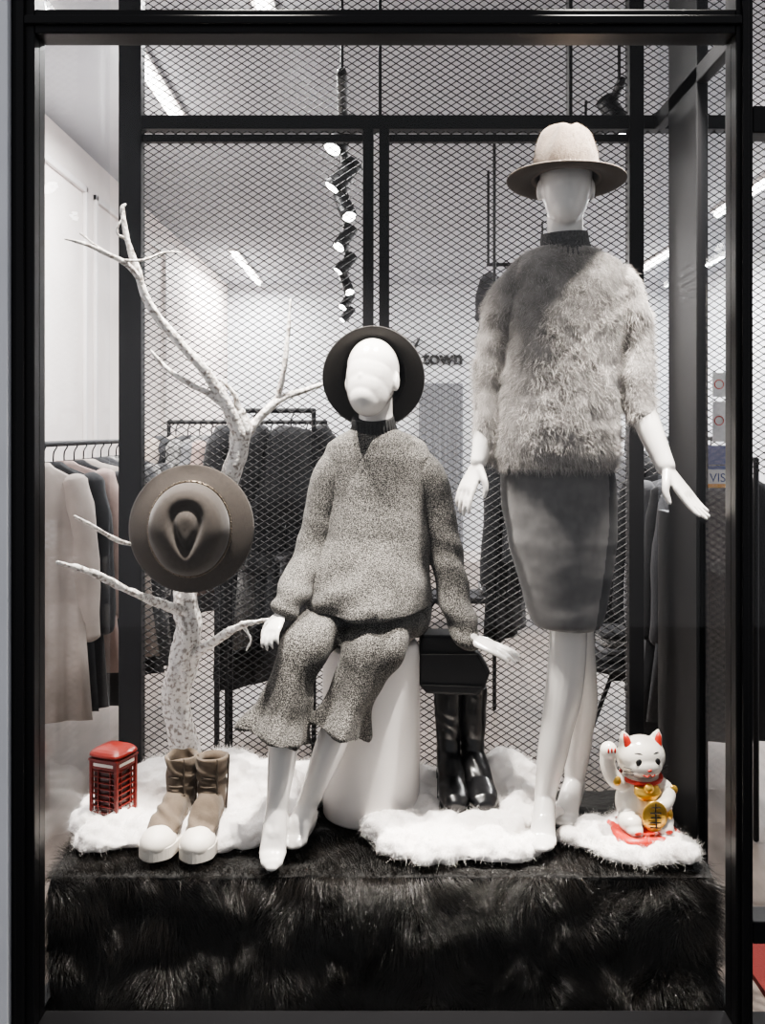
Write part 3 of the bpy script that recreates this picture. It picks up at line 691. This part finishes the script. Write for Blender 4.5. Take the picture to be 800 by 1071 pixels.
# ------------------------------------------------------------------ lucky cat
C = Vector((.642, 2.385, PZ+.046)); cat = empty('lucky_cat_figurine', C)
Rc = Matrix.Rotation(math.radians(8), 3, 'Z')*0.97; W = lambda x, y, z: C+Rc@Vector((x, y, z))
b = MB()
E = lambda p, r: b.ell(W(*p), r, Rc, 28, 18)
E((0, .006, .060), (.062, .055, .070)); E((0, .004, .105), (.048, .044, .050)); E((0, -.004, .178), (.064, .052, .054)); E((0, -.022, .162), (.050, .040, .034))
for s_ in (1, -1):
    E((s_*.042, -.035, .026), (.030, .040, .026)); E((s_*.040, -.062, .014), (.022, .024, .015))
    b.tube([W(s_*.036, -.002, .200), W(s_*.043, -.004, .226), W(s_*.047, -.004, .243)], [.022, .014, .004], seg=16)
b.tube([W(-.038, 0, .110), W(-.072, -.012, .125), W(-.092, -.016, .160), W(-.094, -.020, .196)], [.022, .021, .019, .020], seg=18)
E((-.094, -.026, .205), (.022, .022, .022))
b.tube([W(.040, -.004, .110), W(.064, -.022, .090), W(.045, -.052, .074), W(.028, -.060, .068)], [.022, .021, .019, .018], seg=18)
b.tube([W(.02, .05, .02), W(.07, .05, .02), W(.085, .02, .03)], [.016, .015, .012], seg=14)
o = b.build('ceramic_body', M['cat'], cat); remesh(o, 0.003, 5)
b = MB()
for s_ in (1, -1):
    b.tube([W(s_*.037, -.021, .208), W(s_*.043, -.016, .228), W(s_*.046, -.010, .238)], [(.012, .006), (.008, .005), (.003, .002)], seg=12)
b.tube([W(.052*math.cos(t), -.002+.048*math.sin(t), .130-.008*max(0, -math.sin(t))) for t in [i*math.pi/12 for i in range(25)]], [.0055]*25, seg=8, sub=1, ref=Vector((0, 0, 1)))
b.ell(W(0, -.060, .160), (.006, .005, .004), Rc, 12, 8)
b.tube([W(-.015, -.058, .148), W(-.006, -.0615, .145), W(0, -.0625, .150), W(.006, -.0615, .145), W(.015, -.058, .148)], [.0017]*5, seg=6)
for i, t in enumerate((-.4, 0, .4)): b.ell(W(-.094+.011*t*2, -.047, .210), (.003, .002, .007), Rc, 8, 6)
for s_ in (1, -1): b.ell(W(s_*.040, -.086, .014), (.010, .003, .005), Rc, 10, 6)
b.build('red_details', M['catred'], cat)
b = MB()
for s_ in (1, -1):
    b.ell(W(s_*.024, -.0515, .178), (.0085, .004, .0095), Rc, 16, 10)
    b.tube([W(s_*.012, -.050, .196), W(s_*.024, -.047, .200), W(s_*.036, -.040, .197)], [.0014]*3, seg=6)
    for k in range(3): b.tube([W(s_*.036, -.046, .160-.007*k), W(s_*.058, -.036, .163-.009*k)], [.0009]*2, seg=6)
b.build('face_ink', M['ink'], cat)
b = MB()
b.ell(W(.006, -.078, .052), (.034, .006, .042), Rc@Matrix.Rotation(-0.25, 3, 'Y')@Matrix.Rotation(0.15, 3, 'X'), 36, 12)
b.ell(W(0, -.054, .113), (.013, .012, .013), Rc, 18, 12)
b.ell(W(-.074, -.032, .128), (.011, .006, .013), Rc, 12, 8); b.ell(W(.074, -.034, .098), (.013, .006, .013), Rc, 12, 8); b.ell(W(.052, -.064, .048), (.008, .006, .014), Rc, 12, 8)
b.build('gold_coin_and_bell', M['gold'], cat)
b = MB()
for (x0, z0, x1, z1) in ((-.006, .078, .016, .076), (.005, .086, .004, .066), (-.008, .064, .018, .062), (-.006, .052, .018, .050), (.005, .062, .007, .026), (-.010, .040, .018, .038), (-.008, .028, .016, .026)):
    b.tube([W(x0, -.0855, z0), W(x1, -.0855, z1)], [.0018]*2, seg=6)
b.build('coin_characters', M['ink'], cat)
b = MB(); b.loft([(W(0, -.035, .120), Rc@Vector((.030, 0, 0)), Rc@Vector((0, .014, 0))), (W(0, -.050, .100), Rc@Vector((.036, 0, 0)), Rc@Vector((0, .010, 0))), (W(0, -.052, .084), Rc@Vector((.022, 0, 0)), Rc@Vector((0, .010, 0)))], 24)
b.build('bib', M['gold'], cat)
Mc = Matrix.Translation(C)@Matrix.Rotation(math.radians(10), 4, 'Z')
b = MB(); b.loft([(Mc@Vector((0, -.018, z)), Mc.to_3x3()@Vector((r, 0, 0)), Mc.to_3x3()@Vector((0, r*.95, 0))) for z, r in ((-.02, .076), (-.014, .084), (-.004, .084), (.004, .074))], 40, ex=.5); b.build('cushion', M['catred'], cat)

# ------------------------------------------------------------------ shop interior: clothes racks
def clothcol(n, c, c2=None, s=8):
    return mat(n, c, 0.9, n=(s, c2 or tuple(q*0.75 for q in c), 3, 0.35, 0.65), bump=(60, 0.4, 0.004), sheen=0.1)
CL = [clothcol('cloth_black', (0.010, 0.010, 0.012)), clothcol('cloth_charcoal', (0.034, 0.034, 0.038)), clothcol('cloth_grey', (0.18, 0.18, 0.19)),
      clothcol('cloth_beige', (0.42, 0.36, 0.32)), clothcol('cloth_tweed', (0.34, 0.33, 0.32), (0.04, 0.04, 0.04), 90), clothcol('cloth_rose', (0.38, 0.28, 0.25))]
def garment(b, top, wd, hw, L, mi, rn):
    wd = Vector(wd).normalized(); td = wd.cross(Vector((0, 0, 1))); z = Vector((0, 0, -1))
    ph = rn.uniform(0, 6); th = rn.uniform(.022, .035)
    rg = []
    for u, k, tk in ((0, .20, .6), (.02, .34, .8), (.05, .75, 1.0), (.10, 1.0, 1.3), (.35, .95, 1.4), (.7, 1.08, 1.6), (1.0, 1.18, 1.8)):
        rg.append((top+z*(u*L), wd*hw*k, td*th*tk))
    b.loft(rg, 36, mi=mi, rip=lambda u, t: 1+0.20*u*math.sin(7*t+ph)+0.10*u*math.sin(11*t+ph*2))
    for s_ in (1, -1):
        p = top+z*(.09*L)+wd*s_*hw*.92
        b.tube([p, p+wd*s_*.035+z*.2*L+td*.01, p+wd*s_*.04+z*min(.62*L, .52)-td*.015], [(.045, .05), (.045, .04), (.042, .035)], ref=td, seg=14, mi=mi, rip=lambda u, t: 1+.08*math.sin(u*25+ph))
    b.tube([top+z*.02, top-z*.03, top-z*.055+wd*.012, top-z*.07], [.003]*4, seg=6, mi=0)
def rack(name, p0, p1, items, seed, wdir, drop=0.065, ceil=False, legs=True):
    e = empty(name, p0); rn = random.Random(seed); p0 = Vector(p0); p1 = Vector(p1)
    b = MB(); b.tube([p0, p0*.5+p1*.5, p1], [.011]*3, ref=Vector((0, 0, 1)), seg=10)
    for p in (p0, p1):
        if legs: b.tube([p, Vector((p.x, p.y, 0.012))], [.010]*2, seg=10)
        if ceil: b.tube([p, Vector((p.x, p.y, ZC))], [.008]*2, seg=10)
    b.build('rail', M['black'], e)
    b = MB(); n = len(items)
    for i, it in enumerate(items):
        if it is None: continue
        mi, L, hw = it
        q = p0.lerp(p1, (i+0.6)/(n+0.2)); a = rn.uniform(-.12, .12)
        wv = Matrix.Rotation(a, 3, 'Z')@Vector(wdir)
        garment(b, q-Vector((0, 0, drop)), wv, hw, L, mi, rn)
    b.build('garments', CL, e)
rack('clothes_rack', (-1.20, 3.3, 1.33), (-1.20, 4.5, 1.33), [(3, .90, .13), (0, .9, .15), (5, .80, .16), (0, .95, .19), (3, .8, .2), (0, .9, .2), (1, .9, .2), (4, .85, .2), (0, .9, .2), (1, .9, .2)], 1, (1, 0.1, 0))
rack('clothes_rack', (-1.05, 4.7, 1.42), (-.28, 4.7, 1.42), [(3, .6, .2), (1, .5, .2), (4, .7, .2), (2, .85, .2), (5, .75, .2), (2, .6, .2), (0, 1.15, .2), (0, 1.2, .2), (4, 1.0, .2), (0, 1.15, .2), (1, 1.1, .2), (2, .8, .2), (0, .7, .2)], 2, (0.55, 1, 0))
rack('clothes_rack', (-.62, 3.9, 1.46), (-.28, 3.9, 1.46), [(1, .40, .13), (0, .38, .14)], 5, (1, 0.2, 0))
rack('clothes_rack', (.55, 4.7, 1.34), (1.75, 4.7, 1.34), [(0, .9, .2), (1, .7, .2), (4, .6, .2), (0, .7, .2), None, (1, .95, .2), (0, 1.0, .2), (2, .7, .2), (1, .9, .2), (0, 1.0, .2), (0, .9, .2), (2, .9, .2), (0, 1.0, .2), (0, 1.0, .2)], 3, (0.4, 1, 0), ceil=True)
rack('clothes_rack', (.62, 5.6, 2.35), (1.15, 5.6, 2.35), [(1, .35, .16), (0, .42, .16)], 8, (1, .3, 0), ceil=True, legs=False)
rack('clothes_rack', (1.25, 3.2, 1.28), (1.25, 4.2, 1.28), [(0, .9, .2), (1, .9, .2), (0, 1.0, .2), (2, .9, .2), (0, .9, .2)], 4, (1, 0.1, 0))
b = MB()
for (x, z0, hw, h) in ((-.50, .987, .09, .10), (-.33, 1.007, .07, .12)):
    c_ = Vector((x, 4.0, z0)); b.loft([(c_+Vector((0, 0, q*h)), Vector((hw*(1-.12*q), 0, 0)), Vector((0, .05*(1-.3*q), 0))) for q in (-1, -.95, -.3, .5, .95, 1)], 28, ex=.4)
    b.tube([c_+Vector((-hw*.5, 0, h)), c_+Vector((-hw*.35, 0, h+.12)), c_+Vector((hw*.35, 0, h+.12)), c_+Vector((hw*.5, 0, h))], [.006]*4, seg=8)
b.box((-.68, 3.86, .87), (-.22, 4.14, .885))
for x in (-.68, -.24): b.box((x, 3.86, 0), (x+.02, 3.88, .87)); b.box((x, 4.12, 0), (x+.02, 4.14, .87))
b.build('bag_shelf', M['bagl'], smooth=False, bevel=.004)
# low side table with folded knitwear, right of the standing figure
b = MB(); tcx, tcy = 1.02, 4.0
b.loft([(Vector((tcx, tcy, z)), Vector((r, 0, 0)), Vector((0, r, 0))) for z, r in ((.40, .20), (.405, .205), (.42, .205), (.425, .20))], 40)
for k in range(3):
    a = k*2.094+.4; b.tube([Vector((tcx+.04*math.cos(a), tcy+.04*math.sin(a), .41)), Vector((tcx+.19*math.cos(a), tcy+.19*math.sin(a), .012))], [.010]*2, seg=8)
for k in range(4):
    b.loft([(Vector((tcx, tcy, .427+.032*k+z)), Vector((.12*r, 0, 0)), Vector((0, .10*r, 0))) for z, r in ((0, .92), (.006, 1), (.024, 1), (.030, .92))], 28, ex=.4, mi=1+k % 3)
b.build('display_table', [M['black'], CL[1], CL[2], CL[4]])

# back wall: curtain and sign
b = MB()
for i in range(14):
    x = 0.40+i*0.032
    b.tube([Vector((x, YB-.05, .1)), Vector((x, YB-.05+.01*math.sin(i*2), 1.0)), Vector((x, YB-.05, 1.85))], [.022]*3, seg=10)
b.build('fitting_room_curtain', M['curtain'])
sg = empty('wall_sign', (.55, YB, 2.1))
tx = bpy.data.curves.new('sign_text', 'FONT'); tx.body = 'town'; tx.size = 0.20; tx.extrude = 0.008; tx.offset = 0.006
to = link(bpy.data.objects.new('letters', tx)); to.location = (0.42, YB-.02, 2.07); to.rotation_euler = (math.pi/2, 0, 0); tx.materials.append(M['ink']); par(to, sg)
b = MB(); b.tube([Vector((.28, YB-.02, 2.12)), Vector((.38, YB-.02, 2.33))], [.013]*2, seg=8); b.tube([Vector((.26, YB-.02, 2.30)), Vector((.31, YB-.02, 2.2))], [.013]*2, seg=8); b.build('logo_stroke', M['ink'], sg)
b = MB(); b.box((.2, 6.6, .18), (1.5, 7.0, .22)); 
for x in (.24, 1.44):
    b.box((x, 6.64, 0), (x+.03, 6.67, .18)); b.box((x, 6.93, 0), (x+.03, 6.96, .18))
b.build('shoe_bench', M['black'], smooth=False, bevel=.004)
b = MB()
for i in range(7):
    x = .72+.11*i
    b.loft([(Vector((x, 6.90-.03*k, .22+.001+h)), Vector((w_, 0, 0)), Vector((0, 0, h))) for k, (w_, h) in enumerate(((.02, .03), (.035, .045), (.035, .045), (.036, .04), (.038, .03), (.038, .026), (.032, .022), (.018, .012)))], 16)
b.build('row_of_shoes', M['leather'])
st = empty('door_stickers', (.99, 2.79, 1.3)); 
M['stw'] = mat('sticker_white', (0.75, 0.75, 0.75), 0.5); M['stb'] = mat('sticker_blue', (0.02, 0.05, 0.22), 0.5); M['sty'] = mat('sticker_orange', (0.7, 0.3, 0.03), 0.5)
b = MB()
for (x0, x1, y0, y1, mi) in ((740, 775, 466, 486, 1), (740, 775, 487, 510, 0), (740, 775, 487, 491, 1), (740, 775, 506, 510, 2), (745, 765, 390, 415, 0), (745, 765, 420, 462, 0)):
    p, q = at(x0, y1, 2.79), at(x1, y0, 2.79); off = 0.001 if mi else 0
    b.box((p.x, 2.788-off, p.z), (q.x, 2.789-off, q.z), mi)
b.build('sticker_sheets', [M['stw'], M['stb'], M['sty']], st, smooth=False)
tx = bpy.data.curves.new('sticker_text', 'FONT'); tx.body = 'VISA'; tx.size = 0.036
to = link(bpy.data.objects.new('card_letters', tx)); to.location = at(742, 504, 2.786); to.rotation_euler = (math.pi/2, 0, 0); tx.materials.append(M['stb']); par(to, st)
b = MB()
for yy in (402, 440):
    cc = at(752, yy, 2.784)
    b.tube([cc+Vector((.013*math.cos(t), 0, .013*math.sin(t))) for t in [k*math.pi/8 for k in range(17)]], [.0018]*17, sub=1, seg=6)
b.build('prohibition_rings', M['catred'], st)

# ------------------------------------------------------------------ track lights
def track(A, Bq, ts, dirs):
    tk = empty('track_light', A); b = MB(); g = MB()
    b.tube([A, A.lerp(Bq, .5), Bq], [(.018, .018)]*3, ref=Vector((0, 0, 1)), seg=8)
    for t in (0.01, .2, .45, .7, .95):
        p = A.lerp(Bq, t); b.tube([p, Vector((p.x, p.y, ZC))], [.006]*2, seg=6)
    for k, t in enumerate(ts):
        p = A.lerp(Bq, t); q = p+Vector((0, 0, -.07)); b.tube([p, q], [.010]*2, seg=6)
        d = Vector(dirs[k % len(dirs)]).normalized()
        b.tube([q-d*.075, q+d*.075], [.036, .040], seg=18, round_=False)
        g.tube([q+d*.0755, q+d*.078], [.032, .032], seg=18, round_=False)
    b.build('track_and_heads', M['black'], tk); g.build('bulbs', M['lamp'], tk)
track(Vector((-.13, 3.05, 2.52)), Vector((-.36, 9.9, 2.52)), (.06, .14, .22, .33, .45, .58, .71, .84), ((-.5, -.45, -.8), (-.7, -.2, -.8), (.3, -.5, -.8)))
track(Vector((.85, 3.4, 2.62)), Vector((1.3, 8.5, 2.62)), (.03, .2, .4, .6, .8), ((.5, -.2, -.9),))

def tubelight(x, y0, y1, pw):
    e = empty('ceiling_tube_light', (x, (y0+y1)/2, ZC-.03)); 
    b = MB(); b.box((x-.04, y0, ZC-.02), (x+.04, y1, ZC)); b.build('housing', M['mdf'], e, smooth=False)
    b = MB(); b.tube([Vector((x, y0+.02, ZC-.04)), Vector((x, y1-.02, ZC-.04))], [.02]*2, ref=Vector((0, 0, 1)), seg=12); b.build('tube', M['lamp'], e)
    l = bpy.data.lights.new('tube_area', 'AREA'); l.shape = 'RECTANGLE'; l.size = .05; l.size_y = y1-y0; l.energy = pw; l.color = (1.0, 0.985, 0.97)
    lo = link(bpy.data.objects.new('tube_area', l)); lo.location = (x, (y0+y1)/2, ZC-.065); par(lo, e)
tubelight(-.98, 3.75, 4.65, 100); tubelight(-1.25, 8.0, 9.7, 120); tubelight(-.42, 3.1, 3.45, 36)  # the short last tube stands in for a bright lamp reflection
tubelight(2.3, 5.0, 6.6, 105); tubelight(1.9, 3.3, 4.6, 60); tubelight(2.4, 7.6, 9.4, 140)  # extra tubes added on the right to brighten the shop interior

# display spotlights above the window
def spot(loc, tgt, pw, ang=60, r=0.04, col=(1, .935, .865), blend=.5):
    l = bpy.data.lights.new('display_spot', 'SPOT'); l.energy = pw; l.spot_size = math.radians(ang); l.spot_blend = blend; l.shadow_soft_size = r; l.color = col
    o = link(bpy.data.objects.new('display_spot', l)); o.location = loc
    o.rotation_euler = (Vector(tgt)-Vector(loc)).to_track_quat('-Z', 'Y').to_euler()
spot((.56, 2.22, 2.86), (.47, 2.42, 1.0), 620, 50, r=.015)
spot((-.40, 2.23, 2.84), (-.10, 2.5, .9), 430, 46)
spot((.74, 2.24, 2.6), (.45, 2.42, .3), 170, 60)
spot((-.25, 2.26, 2.84), (-.5, 2.5, .5), 360, 56)

# street ambient
w = bpy.data.worlds.new('street'); sc.world = w; w.use_nodes = True
w.node_tree.nodes['Background'].inputs[0].default_value = (0.96, 0.96, 1.0, 1); w.node_tree.nodes['Background'].inputs[1].default_value = 0.52

# ------------------------------------------------------------------ camera
cam = bpy.data.cameras.new('camera'); co = link(bpy.data.objects.new('camera', cam))
co.location = (0, 0, CAMZ); co.rotation_euler = (math.pi/2, 0, 0)
cam.sensor_fit = 'AUTO'; cam.sensor_width = 36; cam.lens = 36*1000/1071.0; cam.shift_y = -85.5/1071.0; cam.clip_start = 0.05
sc.camera = co
